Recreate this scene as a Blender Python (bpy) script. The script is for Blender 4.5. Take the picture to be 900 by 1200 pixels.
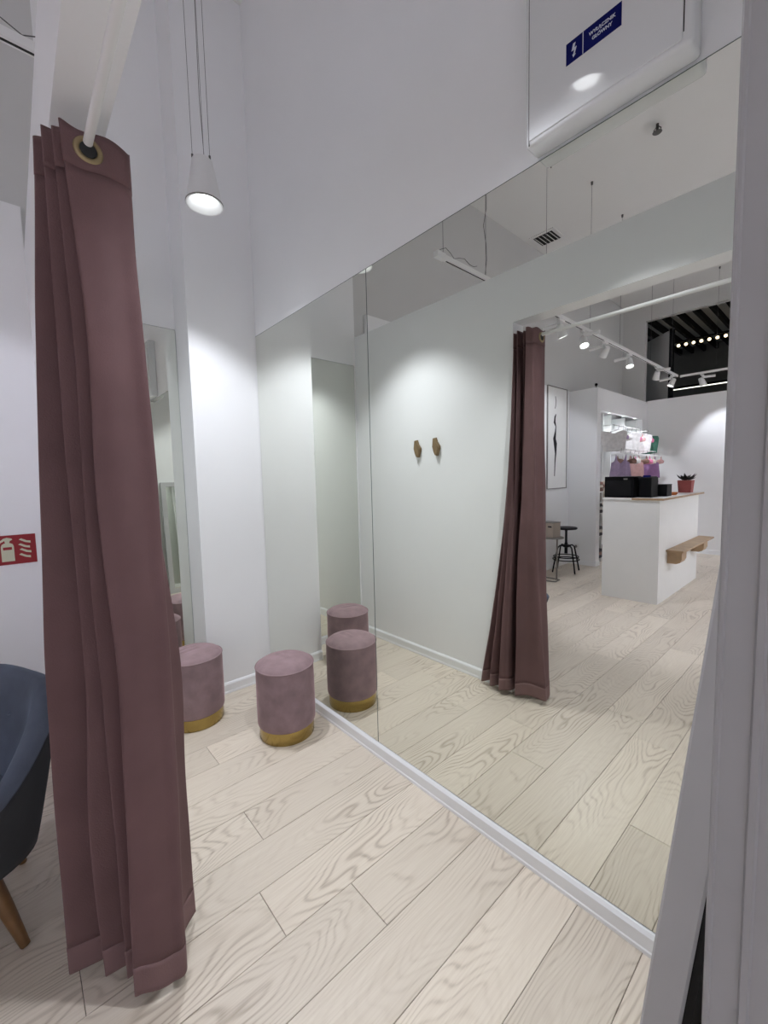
import bpy, bmesh, math, random
from mathutils import Vector, Matrix
random.seed(7)
for o in list(bpy.data.objects): bpy.data.objects.remove(o, do_unlink=True)
SC = bpy.context.scene
COL = SC.collection
PI = math.pi

# ------------------------------------------------------------------ camera
CAM_H = 1.43
cd = bpy.data.cameras.new('camera'); cam = bpy.data.objects.new('camera', cd); COL.objects.link(cam)
cd.sensor_fit = 'HORIZONTAL'; cd.sensor_width = 36.0; cd.lens = 489.609 / 900 * 36.0
cd.clip_start = 0.01; cd.clip_end = 60
yaw, pit, rol = [math.radians(a) for a in (48.439, 4.6, -1.412)]
fw = Vector((-math.sin(yaw)*math.cos(pit), math.cos(yaw)*math.cos(pit), -math.sin(pit)))
r0 = Vector((math.cos(yaw), math.sin(yaw), 0)); u0 = r0.cross(fw)
rr = r0*math.cos(rol) + u0*math.sin(rol); uu = -r0*math.sin(rol) + u0*math.cos(rol)
mw = Matrix.Identity(4)
for i in range(3):
    mw[i][0] = rr[i]; mw[i][1] = uu[i]; mw[i][2] = -fw[i]
mw[0][3], mw[1][3], mw[2][3] = 0, 0, CAM_H
cam.matrix_world = mw
SC.camera = cam
# ------------------------------------------------------------------ world, exposure
w = bpy.data.worlds.new('world'); SC.world = w; w.use_nodes = True
w.node_tree.nodes['Background'].inputs[0].default_value = (0.55, 0.6, 0.7, 1)
w.node_tree.nodes['Background'].inputs[1].default_value = 0.05
SC.view_settings.view_transform = 'Standard'; SC.view_settings.look = 'None'
SC.view_settings.gamma = 1; SC.view_settings.use_curve_mapping = False
SC.view_settings.exposure = 0.45
COOL = (0.95, 0.98, 1.05)
SHOPC = (0.945, 0.96, 1.12)
SC.cycles.diffuse_bounces = 8; SC.cycles.max_bounces = 14
P_PEND = 78.0      # each pendant
P_EAST_FILL = 112.0      # each fill head of the added, unseen east track
P_TRACK = 62.0     # each lit track head

# ------------------------------------------------------------------ key dimensions (metres)
MY = 1.3212        # mirror face
WX = -2.778        # pier face beside the mirror
RX = -3.035        # building's west wall / recess back
PY = 0.881         # pier side
FI, FO = 0.258, 0.14   # partition inner / outer face
JX = -1.445        # left jamb
EX = -0.026        # right partition face
ZH, ZW, ZC = 2.372, 2.689, 4.5
MT, MB = 2.42, 0.074
SY = -6.2          # far shop wall
CX = 3.2

# ------------------------------------------------------------------ materials
def new_mat(name):
    m = bpy.data.materials.new(name); m.use_nodes = True
    return m, m.node_tree.nodes, m.node_tree.links, m.node_tree.nodes['Principled BSDF']
def mat(name, col, rough=0.6, metal=0.0, var=0.06, scale=8.0, bump=0.0, bscale=120.0, sheen=0.0, spec=0.5, coat=0.0):
    m, N, L, b = new_mat(name)
    b.inputs['Roughness'].default_value = rough; b.inputs['Metallic'].default_value = metal
    b.inputs['Specular IOR Level'].default_value = spec
    if coat: b.inputs['Coat Weight'].default_value = coat; b.inputs['Coat Roughness'].default_value = 0.05
    if sheen:
        b.inputs['Sheen Weight'].default_value = sheen; b.inputs['Sheen Roughness'].default_value = 0.35
        b.inputs['Sheen Tint'].default_value = (min(1, col[0]*1.9), min(1, col[1]*1.9), min(1, col[2]*1.9), 1)
    tc = N.new('ShaderNodeTexCoord'); no = N.new('ShaderNodeTexNoise')
    no.inputs['Scale'].default_value = scale; no.inputs['Detail'].default_value = 4
    L.new(tc.outputs['Object'], no.inputs['Vector'])
    cr = N.new('ShaderNodeValToRGB'); L.new(no.outputs['Fac'], cr.inputs['Fac'])
    a = [max(0, c*(1-var)) for c in col]; d = [min(1, c*(1+var)) for c in col]
    cr.color_ramp.elements[0].position = 0.3; cr.color_ramp.elements[1].position = 0.7
    cr.color_ramp.elements[0].color = (*a, 1); cr.color_ramp.elements[1].color = (*d, 1)
    L.new(cr.outputs['Color'], b.inputs['Base Color'])
    if bump:
        n2 = N.new('ShaderNodeTexNoise'); n2.inputs['Scale'].default_value = bscale; n2.inputs['Detail'].default_value = 3
        L.new(tc.outputs['Object'], n2.inputs['Vector'])
        bp = N.new('ShaderNodeBump'); bp.inputs['Strength'].default_value = bump; bp.inputs['Distance'].default_value = 0.002
        L.new(n2.outputs['Fac'], bp.inputs['Height']); L.new(bp.outputs['Normal'], b.inputs['Normal'])
    return m
def emit(name, col, s):
    m, N, L, b = new_mat(name)
    b.inputs['Base Color'].default_value = (*col, 1)
    b.inputs['Emission Color'].default_value = (*col, 1); b.inputs['Emission Strength'].default_value = s
    return m
M = {}
M['wall'] = mat('white wall paint', (0.85, 0.855, 0.87), 0.75, var=0.012, scale=2, bump=0.12, bscale=180, spec=0.3)
M['wall_grey'] = mat('pale grey upper wall paint', (0.62, 0.62, 0.615), 0.85, var=0.015, scale=2, spec=0.2)
M['ceil'] = mat('ceiling paint', (0.80, 0.80, 0.79), 0.9, var=0.01, scale=2, spec=0.2)
M['trimw'] = mat('white gloss trim', (0.84, 0.85, 0.87), 0.35, var=0.01, scale=3)
M['white'] = mat('white lacquer', (0.82, 0.82, 0.81), 0.42, var=0.015, scale=4)
M['box'] = mat('white glossy steel box', (0.72, 0.73, 0.745), 0.05, var=0.01, scale=3, spec=0.6)
M['plastic'] = mat('white powder coat', (0.80, 0.80, 0.80), 0.45, var=0.02, scale=6)
M['curtain'] = mat('mauve velvet curtain', (0.142, 0.080, 0.082), 0.74, var=0.10, scale=5, bump=0.35, bscale=260, sheen=0.22, spec=0.25)
M['hem'] = mat('mauve velvet hem', (0.185, 0.112, 0.112), 0.74, var=0.08, scale=6, bump=0.35, bscale=260, sheen=0.35, spec=0.25)
M['velvet'] = mat('dusty pink velvet', (0.262, 0.182, 0.194), 0.75, var=0.16, scale=14, bump=0.3, bscale=300, sheen=0.85, spec=0.2)
M['piping'] = mat('dusty pink piping', (0.25, 0.17, 0.18), 0.7, var=0.08, sheen=0.4)
M['gold'] = mat('brushed brass', (0.40, 0.295, 0.105), 0.24, 1.0, var=0.12, scale=6)
M['brassdark'] = mat('antique brass', (0.33, 0.26, 0.15), 0.42, 1.0, var=0.1)
M['blue'] = mat('blue grey velvet', (0.088, 0.104, 0.140), 0.7, var=0.18, scale=9, bump=0.3, bscale=220, sheen=0.6, spec=0.2)
M['blueshade'] = mat('dark cloth with painted shade', (0.035, 0.038, 0.042), 0.85, var=0.1)  # dark cloth, also standing in for shade on the chair's outer shell
M['legwood'] = mat('brown varnished wood', (0.17, 0.085, 0.03), 0.42, var=0.25, scale=14)
M['oak'] = mat('light oak veneer', (0.40, 0.27, 0.16), 0.45, var=0.15, scale=10)
M['black'] = mat('black metal', (0.009, 0.009, 0.010), 0.5, var=0.1, spec=0.15)
M['blackp'] = mat('black plastic', (0.005, 0.005, 0.006), 0.5, var=0.1, spec=0.12)
M['slot'] = mat('dark slot', (0.02, 0.02, 0.02), 0.8, var=0.05)
M['wire'] = mat('grey steel wire', (0.10, 0.10, 0.10), 0.5, var=0.05)
M['greysteel'] = mat('warm grey steel', (0.22, 0.205, 0.19), 0.5, var=0.06)
M['beige'] = mat('beige cardboard', (0.40, 0.34, 0.29), 0.7, var=0.05)
M['red'] = mat('red sign film', (0.27, 0.008, 0.014), 0.45, var=0.02)
M['glow'] = mat('cream sign print', (0.60, 0.60, 0.45), 0.5, var=0.02)
M['navy'] = mat('navy sign film', (0.004, 0.007, 0.105), 0.6, var=0.02, spec=0.08)
M['print'] = mat('white sign print', (0.62, 0.66, 0.75), 0.5, var=0.01)
M['pot'] = mat('red plant pot', (0.34, 0.075, 0.07), 0.55, var=0.06)
M['plant'] = mat('dark foliage', (0.020, 0.022, 0.020), 0.6, var=0.3, scale=30)
M['orange'] = mat('orange ceramic', (0.50, 0.15, 0.04), 0.5, var=0.05)
M['grout'] = mat('dark plank joint', (0.16, 0.135, 0.11), 0.9, var=0.1)
M['mall'] = mat('dark mall finish', (0.022, 0.022, 0.023), 0.9, var=0.1, spec=0.05)
M['mallgrey'] = mat('grey mall panel', (0.52, 0.52, 0.515), 0.7, var=0.03)
M['mallwall'] = mat('dim mall wall', (0.17, 0.17, 0.165), 0.9, var=0.05)
M['paleblue'] = mat('pale blue board', (0.45, 0.60, 0.68), 0.5, var=0.02)
M['lens'] = emit('lit lamp lens', (0.95, 0.98, 1.0), 6.0)
M['lensdim'] = emit('dim lamp lens', (0.95, 0.98, 1.0), 2.0)
M['bulb'] = emit('warm bulb', (1.0, 0.78, 0.50), 3.0)
M['strip'] = emit('white light strip', (1.0, 0.97, 0.92), 1.6)
M['frameshade'] = mat('shade-greyed white lacquer', (0.50, 0.50, 0.51), 0.45, var=0.015, scale=4)  # white frame lacquer greyed to stand in for shade
M['profile'] = mat('shade-toned corner profile', (0.36, 0.36, 0.365), 0.55, var=0.03, scale=30)  # greyed so the colour carries the shade on the partition end
def mirror_mat(name, tint):
    m, N, L, b = new_mat(name)
    tc = N.new('ShaderNodeTexCoord'); no = N.new('ShaderNodeTexNoise'); no.inputs['Scale'].default_value = 1.5
    L.new(tc.outputs['Object'], no.inputs['Vector'])
    cr = N.new('ShaderNodeValToRGB'); L.new(no.outputs['Fac'], cr.inputs['Fac'])
    cr.color_ramp.elements[0].color = (*tint, 1); cr.color_ramp.elements[1].color = (*[t*1.01 for t in tint], 1)
    L.new(cr.outputs['Color'], b.inputs['Base Color'])
    b.inputs['Metallic'].default_value = 1; b.inputs['Roughness'].default_value = 0.0
    return m
M['mirror'] = mirror_mat('silvered mirror glass', (0.85, 0.868, 0.815))
M['edge'] = mat('mirror glass edge', (0.10, 0.13, 0.12), 0.3, var=0.05)

def floor_mat():
    m, N, L, b = new_mat('pale oak laminate')
    tc = N.new('ShaderNodeTexCoord'); oi = N.new('ShaderNodeObjectInfo')
    def math_(op, a, bb=None):
        n = N.new('ShaderNodeMath'); n.operation = op
        for i, v in ((0, a), (1, bb)):
            if v is None: continue
            if isinstance(v, (int, float)): n.inputs[i].default_value = v
            else: L.new(v, n.inputs[i])
        return n.outputs[0]
    sep = N.new('ShaderNodeSeparateXYZ'); L.new(tc.outputs['Object'], sep.inputs[0])
    rnd = oi.outputs['Random']
    off = math_('MULTIPLY', rnd, 137.0)
    # cathedral grain: nested parabola-like rings, warped by noise
    cmb = N.new('ShaderNodeCombineXYZ')
    L.new(math_('MULTIPLY', sep.outputs['X'], 5.0), cmb.inputs[0])
    L.new(math_('ADD', math_('MULTIPLY', sep.outputs['Y'], 1.35), off), cmb.inputs[1]); L.new(off, cmb.inputs[2])
    n1 = N.new('ShaderNodeTexNoise'); n1.inputs['Scale'].default_value = 1.0; n1.inputs['Detail'].default_value = 2.0
    n1.inputs['Roughness'].default_value = 0.45
    L.new(cmb.outputs[0], n1.inputs['Vector'])
    xc = math_('ADD', sep.outputs['X'], math_('MULTIPLY', math_('SUBTRACT', rnd, 0.5), 0.10))
    par = math_('MULTIPLY', math_('MULTIPLY', xc, xc), 150.0)
    sgn = math_('SUBTRACT', math_('MULTIPLY', math_('GREATER_THAN', math_('FRACT', math_('MULTIPLY', rnd, 7.31)), 0.5), 2.0), 1.0)
    yy = math_('MULTIPLY', math_('MULTIPLY', sep.outputs['Y'], sgn), 4.0)
    ph = math_('ADD', math_('ADD', par, yy), math_('MULTIPLY', n1.outputs['Fac'], 9.0))
    wv = math_('SINE', math_('MULTIPLY', ph, 13.0))
    wv = math_('MULTIPLY', math_('ADD', wv, 1.0), 0.5)
    wv = math_('POWER', wv, 2.8)
    # where the figure is strong
    cm2 = N.new('ShaderNodeCombineXYZ'); L.new(math_('MULTIPLY', sep.outputs['X'], 3.0), cm2.inputs[0])
    L.new(math_('ADD', math_('MULTIPLY', sep.outputs['Y'], 1.6), math_('MULTIPLY', off, 0.7)), cm2.inputs[1]); L.new(off, cm2.inputs[2])
    n2 = N.new('ShaderNodeTexNoise'); n2.inputs['Scale'].default_value = 1.3; n2.inputs['Detail'].default_value = 1.0
    L.new(cm2.outputs[0], n2.inputs['Vector'])
    mr = N.new('ShaderNodeMapRange'); L.new(n2.outputs['Fac'], mr.inputs[0])
    mr.inputs[1].default_value = 0.36; mr.inputs[2].default_value = 0.64; mr.inputs[3].default_value = 0.10; mr.inputs[4].default_value = 0.75
    fig = math_('MULTIPLY', wv, mr.outputs[0])
    # fine streaks
    cm3 = N.new('ShaderNodeCombineXYZ'); L.new(math_('MULTIPLY', sep.outputs['X'], 210.0), cm3.inputs[0])
    L.new(math_('ADD', math_('MULTIPLY', sep.outputs['Y'], 5.0), off), cm3.inputs[1]); L.new(off, cm3.inputs[2])
    n3 = N.new('ShaderNodeTexNoise'); n3.inputs['Scale'].default_value = 1.0; n3.inputs['Detail'].default_value = 4.0
    L.new(cm3.outputs[0], n3.inputs['Vector'])
    fac = math_('ADD', math_('MULTIPLY', fig, 0.50), math_('MULTIPLY', n3.outputs['Fac'], 0.62))
    cr = N.new('ShaderNodeValToRGB'); L.new(fac, cr.inputs['Fac'])
    e = cr.color_ramp.elements
    e[0].position = 0.18; e[0].color = (0.715, 0.635, 0.530, 1)
    e[1].position = 0.85; e[1].color = (0.385, 0.315, 0.240, 1)
    mid = e.new(0.45); mid.color = (0.635, 0.550, 0.450, 1)
    hs = N.new('ShaderNodeHueSaturation'); L.new(cr.outputs['Color'], hs.inputs['Color'])
    L.new(math_('ADD', math_('MULTIPLY', math_('FRACT', math_('MULTIPLY', rnd, 3.77)), 0.16), 0.92), hs.inputs['Value'])
    hs.inputs['Saturation'].default_value = 0.92
    L.new(hs.outputs['Color'], b.inputs['Base Color'])
    b.inputs['Roughness'].default_value = 0.34; b.inputs['Specular IOR Level'].default_value = 0.38
    bp = N.new('ShaderNodeBump'); bp.inputs['Strength'].default_value = 0.10; bp.inputs['Distance'].default_value = 0.001
    bp.invert = True
    L.new(fac, bp.inputs['Height']); L.new(bp.outputs['Normal'], b.inputs['Normal'])
    return m
M['floor'] = floor_mat()

# ------------------------------------------------------------------ mesh helpers
def bx(bm, x0, x1, y0, y1, z0, z1):
    v = [bm.verts.new(p) for p in ((x0,y0,z0),(x1,y0,z0),(x1,y1,z0),(x0,y1,z0),(x0,y0,z1),(x1,y0,z1),(x1,y1,z1),(x0,y1,z1))]
    for f in ((0,3,2,1),(4,5,6,7),(0,1,5,4),(1,2,6,5),(2,3,7,6),(3,0,4,7)): bm.faces.new([v[i] for i in f])
    return v
def box(x0, x1, y0, y1, z0, z1, bevel=0, seg=2):
    bm = bmesh.new(); bx(bm, x0, x1, y0, y1, z0, z1)
    if bevel: bmesh.ops.bevel(bm, geom=bm.edges[:], offset=bevel, segments=seg, affect='EDGES', profile=0.5)
    return bm
def lathe(prof, n=32, bm=None, c=(0,0,0), caps=True):
    bm = bm or bmesh.new(); rings = []
    for r, z in prof:
        if r < 1e-6: rings.append([bm.verts.new((c[0], c[1], c[2]+z))])
        else: rings.append([bm.verts.new((c[0]+r*math.cos(2*PI*i/n), c[1]+r*math.sin(2*PI*i/n), c[2]+z)) for i in range(n)])
    for a, b in zip(rings, rings[1:]):
        for i in range(n):
            j = (i+1) % n
            if len(a) == 1 and len(b) == 1: continue
            if len(a) == 1: bm.faces.new((a[0], b[j], b[i]))
            elif len(b) == 1: bm.faces.new((a[i], a[j], b[0]))
            else: bm.faces.new((a[i], a[j], b[j], b[i]))
    if caps:
        if len(rings[0]) > 1: bm.faces.new(rings[0][::-1])
        if len(rings[-1]) > 1: bm.faces.new(rings[-1])
    return bm
def tube(pts, rad, n=8, bm=None, closed=False):
    bm = bm or bmesh.new(); pts = [Vector(p) for p in pts]; rings = []; k = len(pts)
    if not isinstance(rad, (list, tuple)): rad = [rad]*k
    ref = None
    for i, p in enumerate(pts):
        if closed: t = pts[(i+1) % k]-pts[i-1]
        else: t = pts[min(i+1, k-1)]-pts[max(i-1, 0)]
        t.normalize()
        if ref is None: ref = Vector((0,0,1)) if abs(t.z) < 0.9 else Vector((1,0,0))
        a = ref-t*ref.dot(t)
        if a.length < 1e-4: a = Vector((0,1,0))-t*t.y
        a.normalize(); ref = a; b = t.cross(a)
        rings.append([bm.verts.new(p+(a*math.cos(2*PI*j/n)+b*math.sin(2*PI*j/n))*rad[i]) for j in range(n)])
    pairs = list(zip(rings, rings[1:]))+([(rings[-1], rings[0])] if closed else [])
    for a, b in pairs:
        for j in range(n): bm.faces.new((a[j], a[(j+1) % n], b[(j+1) % n], b[j]))
    if not closed: bm.faces.new(rings[0][::-1]); bm.faces.new(rings[-1])
    return bm
def prism(pts, axis, a0, a1, bm=None):
    """extrude a 2-D outline along an axis; pts are the other two coordinates in order"""
    bm = bm or bmesh.new()
    def P(p, a):
        return (a, p[0], p[1]) if axis == 'x' else (p[0], a, p[1]) if axis == 'y' else (p[0], p[1], a)
    A = [bm.verts.new(P(p, a0)) for p in pts]; B = [bm.verts.new(P(p, a1)) for p in pts]
    n = len(pts)
    for i in range(n): bm.faces.new((A[i], A[(i+1) % n], B[(i+1) % n], B[i]))
    bm.faces.new(A[::-1]); bm.faces.new(B)
    return bm
def obj(name, bm, m, parent=None, smooth=None, loc=None):
    bmesh.ops.recalc_face_normals(bm, faces=bm.faces[:])
    me = bpy.data.meshes.new(name); bm.to_mesh(me); bm.free()
    o = bpy.data.objects.new(name, me); COL.objects.link(o)
    me.materials.append(M[m] if isinstance(m, str) else m)
    if smooth is not None:
        me.polygons.foreach_set('use_smooth', [True]*len(me.polygons))
        try: me.set_sharp_from_angle(angle=math.radians(smooth))
        except Exception: pass
    if loc: o.location = loc
    if parent: o.parent = parent
    return o
def tag(o, label, cat, group=None):
    o['label'] = label; o['category'] = cat
    if group: o['group'] = group
    return o
def thing(name, label, cat, loc=(0,0,0), rz=0, group=None):
    o = bpy.data.objects.new(name, None); COL.objects.link(o); o.empty_display_size = 0.05
    o.location = loc; o.rotation_euler = (0,0,rz)
    return tag(o, label, cat, group)
def struct(name, bm, m, parent=None, label=None):
    o = obj(name, bm, m, parent)
    if not parent:
        o['kind'] = 'structure'
        if label: o['label'] = label
    return o
def copy_tree(o, parent=None):
    c = o.copy(); COL.objects.link(c); c.parent = parent
    for ch in list(o.children): copy_tree(ch, c)
    return c
def spot(name, parent, loc, target, power, size, blend, rad=0.03, col=COOL):
    ld = bpy.data.lights.new(name, 'SPOT'); ld.energy = power; ld.color = col
    ld.spot_size = math.radians(size); ld.spot_blend = blend; ld.shadow_soft_size = rad
    o = bpy.data.objects.new(name, ld); COL.objects.link(o); o.parent = parent
    o.location = loc
    d = Vector(target)-Vector(loc)
    o.rotation_euler = d.to_track_quat('-Z', 'Y').to_euler()
    return o

def photometric(o, n):
    """beam profile of the reflector: intensity falls with the cosine of the beam angle to the power n"""
    ld = o.data; ld.use_nodes = True; N = ld.node_tree.nodes; L = ld.node_tree.links
    em = next(q for q in N if q.type == 'EMISSION')
    tc = N.new('ShaderNodeTexCoord'); sp_ = N.new('ShaderNodeSeparateXYZ'); L.new(tc.outputs['Normal'], sp_.inputs[0])
    ab = N.new('ShaderNodeMath'); ab.operation = 'ABSOLUTE'; L.new(sp_.outputs['Z'], ab.inputs[0])
    pw = N.new('ShaderNodeMath'); pw.operation = 'POWER'; L.new(ab.outputs[0], pw.inputs[0]); pw.inputs[1].default_value = n
    L.new(pw.outputs[0], em.inputs['Strength'])
    return o

# ------------------------------------------------------------------ floor with planks
fl = struct('floor', box(RX-0.1, CX+0.1, SY-0.15, MY+0.1, -0.06, -0.0035), 'grout', label='pale oak laminate floor')
PW, PL, GAP = 0.1920, 1.285, 0.0016
def plank_mesh(w_, l_):
    bm = bmesh.new(); c = 0.0012; h = 0.0035
    x, y = w_/2, l_/2
    lo = [bm.verts.new((sx*x, sy*y, -h)) for sx, sy in ((-1,-1),(1,-1),(1,1),(-1,1))]
    mi = [bm.verts.new((sx*x, sy*y, -c)) for sx, sy in ((-1,-1),(1,-1),(1,1),(-1,1))]
    to = [bm.verts.new((sx*(x-c), sy*(y-c), 0)) for sx, sy in ((-1,-1),(1,-1),(1,1),(-1,1))]
    for a, b in ((lo, mi), (mi, to)):
        for i in range(4): bm.faces.new((a[i], a[(i+1) % 4], b[(i+1) % 4], b[i]))
    bm.faces.new(to)
    bmesh.ops.recalc_face_normals(bm, faces=bm.faces[:])
    me = bpy.data.meshes.new('plank'); bm.to_mesh(me); bm.free(); me.materials.append(M['floor'])
    return me
full = plank_mesh(PW-GAP, PL-GAP)
known = {-1: 0.545, 0: 0.80, 1: 0.04, 2: 0.86-PL/2, 3: 0.86}      # row -> y of one end joint (row 0 starts at x=-1.128)
k0 = int((RX+1.128)//PW)
k = k0
while -1.128+k*PW < CX:
    x0 = max(-1.128+k*PW, RX); x1 = min(-1.128+(k+1)*PW, CX)
    j = known.get(k, random.uniform(0, PL))
    y = j-PL*math.ceil((j-SY)/PL)
    while y < MY:
        a, b = max(y, SY), min(y+PL, MY)
        if b-a > 0.03 and x1-x0 > 0.03:
            isfull = abs((b-a)-PL) < 1e-6 and abs((x1-x0)-PW) < 1e-6
            me = full if isfull else plank_mesh(x1-x0-GAP, b-a-GAP)
            o = bpy.data.objects.new('plank', me); COL.objects.link(o); o.parent = fl
            o.location = ((x0+x1)/2, (a+b)/2, 0)
        y += PL
    k += 1

# ------------------------------------------------------------------ shell
struct('ceiling', box(RX-0.1, CX+0.1, -10.2, MY+0.15, ZC, ZC+0.1), 'ceil', label='pale grey ceiling')
struct('wall_north', box(RX-0.1, CX+0.1, MY+0.005, MY+0.15, -0.06, ZC), 'wall', label='white wall behind the big mirror')
bm = bmesh.new(); bx(bm, RX-0.1, RX, SY, MY+0.005, -0.06, ZC)
struct('wall_west', bm, 'wall_grey', label='tall grey wall on the west side of the shop')
# recess back of the cabin is white, full height
struct('wall_recess', box(RX, RX+0.004, FI, PY, 0, ZC), 'wall', label='white wall at the back of the cabin recess')
struct('wall_pier', box(RX+0.001, WX, PY, MY+0.004, 0, ZC), 'wall', label='white pier between recess and big mirror')
# lower white lining in the shop
struct('wall_lining', box(RX, -3.0, -1.15, FO, 0, 2.91), 'wall', label='white wall lining with the fire sign')
struct('wall_poster', box(RX, -3.02, -3.965, -1.152, 0, 2.71), 'wall', label='white wall lining with the poster')
# partition with doorway
bm = bmesh.new()
bx(bm, RX+0.004, JX, FO, FI, 0, ZW)
bx(bm, JX, EX+0.12, FO, FI, ZH, ZW)
struct('wall_front', bm, 'wall', label='white partition with the curtained doorway')
bm = box(EX, EX+0.12, 0.16, MY+0.004, 0, ZH-0.0005)
for e in [e for e in bm.edges if abs(e.verts[0].co.x-EX) < 1e-6 and abs(e.verts[1].co.x-EX) < 1e-6 and abs(e.verts[0].co.y-0.16) < 1e-6 and abs(e.verts[1].co.y-0.16) < 1e-6]:
    bmesh.ops.bevel(bm, geom=[e], offset=0.0016, segments=3, affect='EDGES')
struct('wall_east_partition', bm, 'wall', label='white partition end at the right of the doorway')
bm = bmesh.new(); bx(bm, EX+0.12, CX, FO+0.02, FI, 0, ZW)
struct('wall_front_right', bm, 'wall', label='white partition of the next cabin')
bm = bmesh.new(); bx(bm, EX+0.001, EX+0.12, FI, MY+0.004, ZH, ZW)
struct('wall_east_top', bm, 'wall', label='upper part of the cabin side partition')
# raised bead strips on the partition end
# shade-toned corner profile capping the partition end: rounded nose, flat web, raised rib
y_ = 0.16
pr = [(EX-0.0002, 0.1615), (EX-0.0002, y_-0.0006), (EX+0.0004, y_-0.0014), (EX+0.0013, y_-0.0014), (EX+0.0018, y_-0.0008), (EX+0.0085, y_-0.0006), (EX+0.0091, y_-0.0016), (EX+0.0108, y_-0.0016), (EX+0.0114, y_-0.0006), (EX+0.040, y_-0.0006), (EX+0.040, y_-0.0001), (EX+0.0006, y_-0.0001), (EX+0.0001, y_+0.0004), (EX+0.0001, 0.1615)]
struct('trim_1', prism(pr, 'z', 0.0005, ZH-0.001), 'profile', label='shade-toned corner profile on the partition end')  # shade on this white end is put into the profile's colour
struct('wall_east', box(CX, CX+0.1, SY, MY+0.005, -0.06, ZC), 'wall', label='white wall on the east side of the shop')
# far shop wall, low, with an opening to the mall above it
bm = bmesh.new(); bx(bm, -2.6, CX, SY-0.12, SY, -0.06, 2.725)
struct('wall_south', bm, 'wall', label='low white far wall of the shop')
bm = bmesh.new()
bx(bm, RX, -2.66, SY-0.12, SY, -0.06, ZC); bx(bm, -2.66, CX, SY-0.12, SY, 4.17, ZC)
struct('wall_south_upper', bm, 'wall_grey', label='grey surround of the opening above the far wall')
# shop pier and niche surround on the west side
bm = bmesh.new(); bx(bm, RX+0.001, -2.6, -4.11, -3.97, 0, 2.705)
struct('wall_shop_pier', bm, 'wall', label='white pier beside the shelf niche')
bm = bmesh.new(); bx(bm, -2.66, -2.6, SY, -4.111, 2.375, 2.705)
bx(bm, RX+0.001, -2.6, SY+0.0, -5.93, 0, 2.374)
bx(bm, RX+0.001, -2.66, SY, -4.111, 2.66, 2.705)
struct('wall_niche', bm, 'wall', label='white band and side around the shelf niche')

# baseboards
def baseboard(name, pts, h=0.074, t=0.012, label='white baseboard'):
    """pts: two floor points, board to the left of the direction"""
    (x0, y0), (x1, y1) = pts; d = Vector((x1-x0, y1-y0)); L_ = d.length; d.normalize(); n = Vector((-d.y, d.x))
    prof = [(0, 0), (t+0.003, 0), (t+0.003, 0.012), (t, 0.016), (t, h-0.014), (t*0.55, h-0.003), (t*0.3, h), (0, h)]
    bm = bmesh.new()
    A = [bm.verts.new((x0+n.x*p, y0+n.y*p, z)) for p, z in prof]; B = [bm.verts.new((x1+n.x*p, y1+n.y*p, z)) for p, z in prof]
    k_ = len(prof)
    for i in range(k_): bm.faces.new((A[i], A[(i+1) % k_], B[(i+1) % k_], B[i]))
    bm.faces.new(A[::-1]); bm.faces.new(B)
    return struct(name, bm, 'trimw', label=label)
baseboard('baseboard_north', ((EX, MY+0.004), (WX, MY+0.004)), h=MB-0.002, t=0.016, label='white baseboard under the big mirror')
baseboard('baseboard_pier', ((WX, MY-0.012), (WX, PY)), label='white baseboard of the cabin pier')
baseboard('baseboard_recess', ((RX+0.004, PY), (RX+0.004, FI)), h=0.07, label='white baseboard of the cabin recess')
baseboard('baseboard_front', ((RX+0.016, FI), (JX, FI)), label='white baseboard of the hook wall')
baseboard('baseboard_south', ((-2.6, SY), (CX, SY)), label='white baseboard of the far wall')
baseboard('baseboard_shop_pier', ((RX+0.02, -3.97), (-2.588, -3.97)), label='white baseboard of the shop pier')
baseboard('baseboard_shop_pier_side', ((-2.6, -3.97), (-2.6, -4.11)), label='white baseboard of the shop pier side')
baseboard('baseboard_west', ((-3.02, -1.2), (-3.02, -3.955)), label='white baseboard of the poster wall')

# ------------------------------------------------------------------ mirrors
def mirror_panel(label, axis, a0, a1, z0, z1, at_, group=None):
    t = thing('wall_mirror', label, 'mirror', (0,0,0), 0, group)
    if axis == 'x':
        obj('backing', box(a0, a1, at_+0.0008, at_+0.0045, z0, z1), 'edge', t)
        obj('glass', box(a0+0.0016, a1-0.0016, at_, at_+0.0008, z0+0.0016, z1-0.0032), 'mirror', t)
    else:
        obj('backing', box(at_-0.0045, at_-0.0008, a0, a1, z0, z1), 'edge', t)
        obj('glass', box(at_-0.0008, at_, a0+0.0015, a1-0.0015, z0+0.0015, z1-0.002), 'mirror', t)
    return t
ma = mirror_panel('narrow end panel of the big wall mirror beside the pier', 'x', WX+0.001, -1.5788, MB, MT, MY)
mb = mirror_panel('wide main panel of the big wall mirror under the electrical box', 'x', -1.5772, EX-0.001, MB, MT, MY)
mc = mirror_panel('tall mirror set in the recess beside the pier', 'y', FI+0.02, PY-0.002, 0.07, MT+0.02, RX+0.009)
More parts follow.
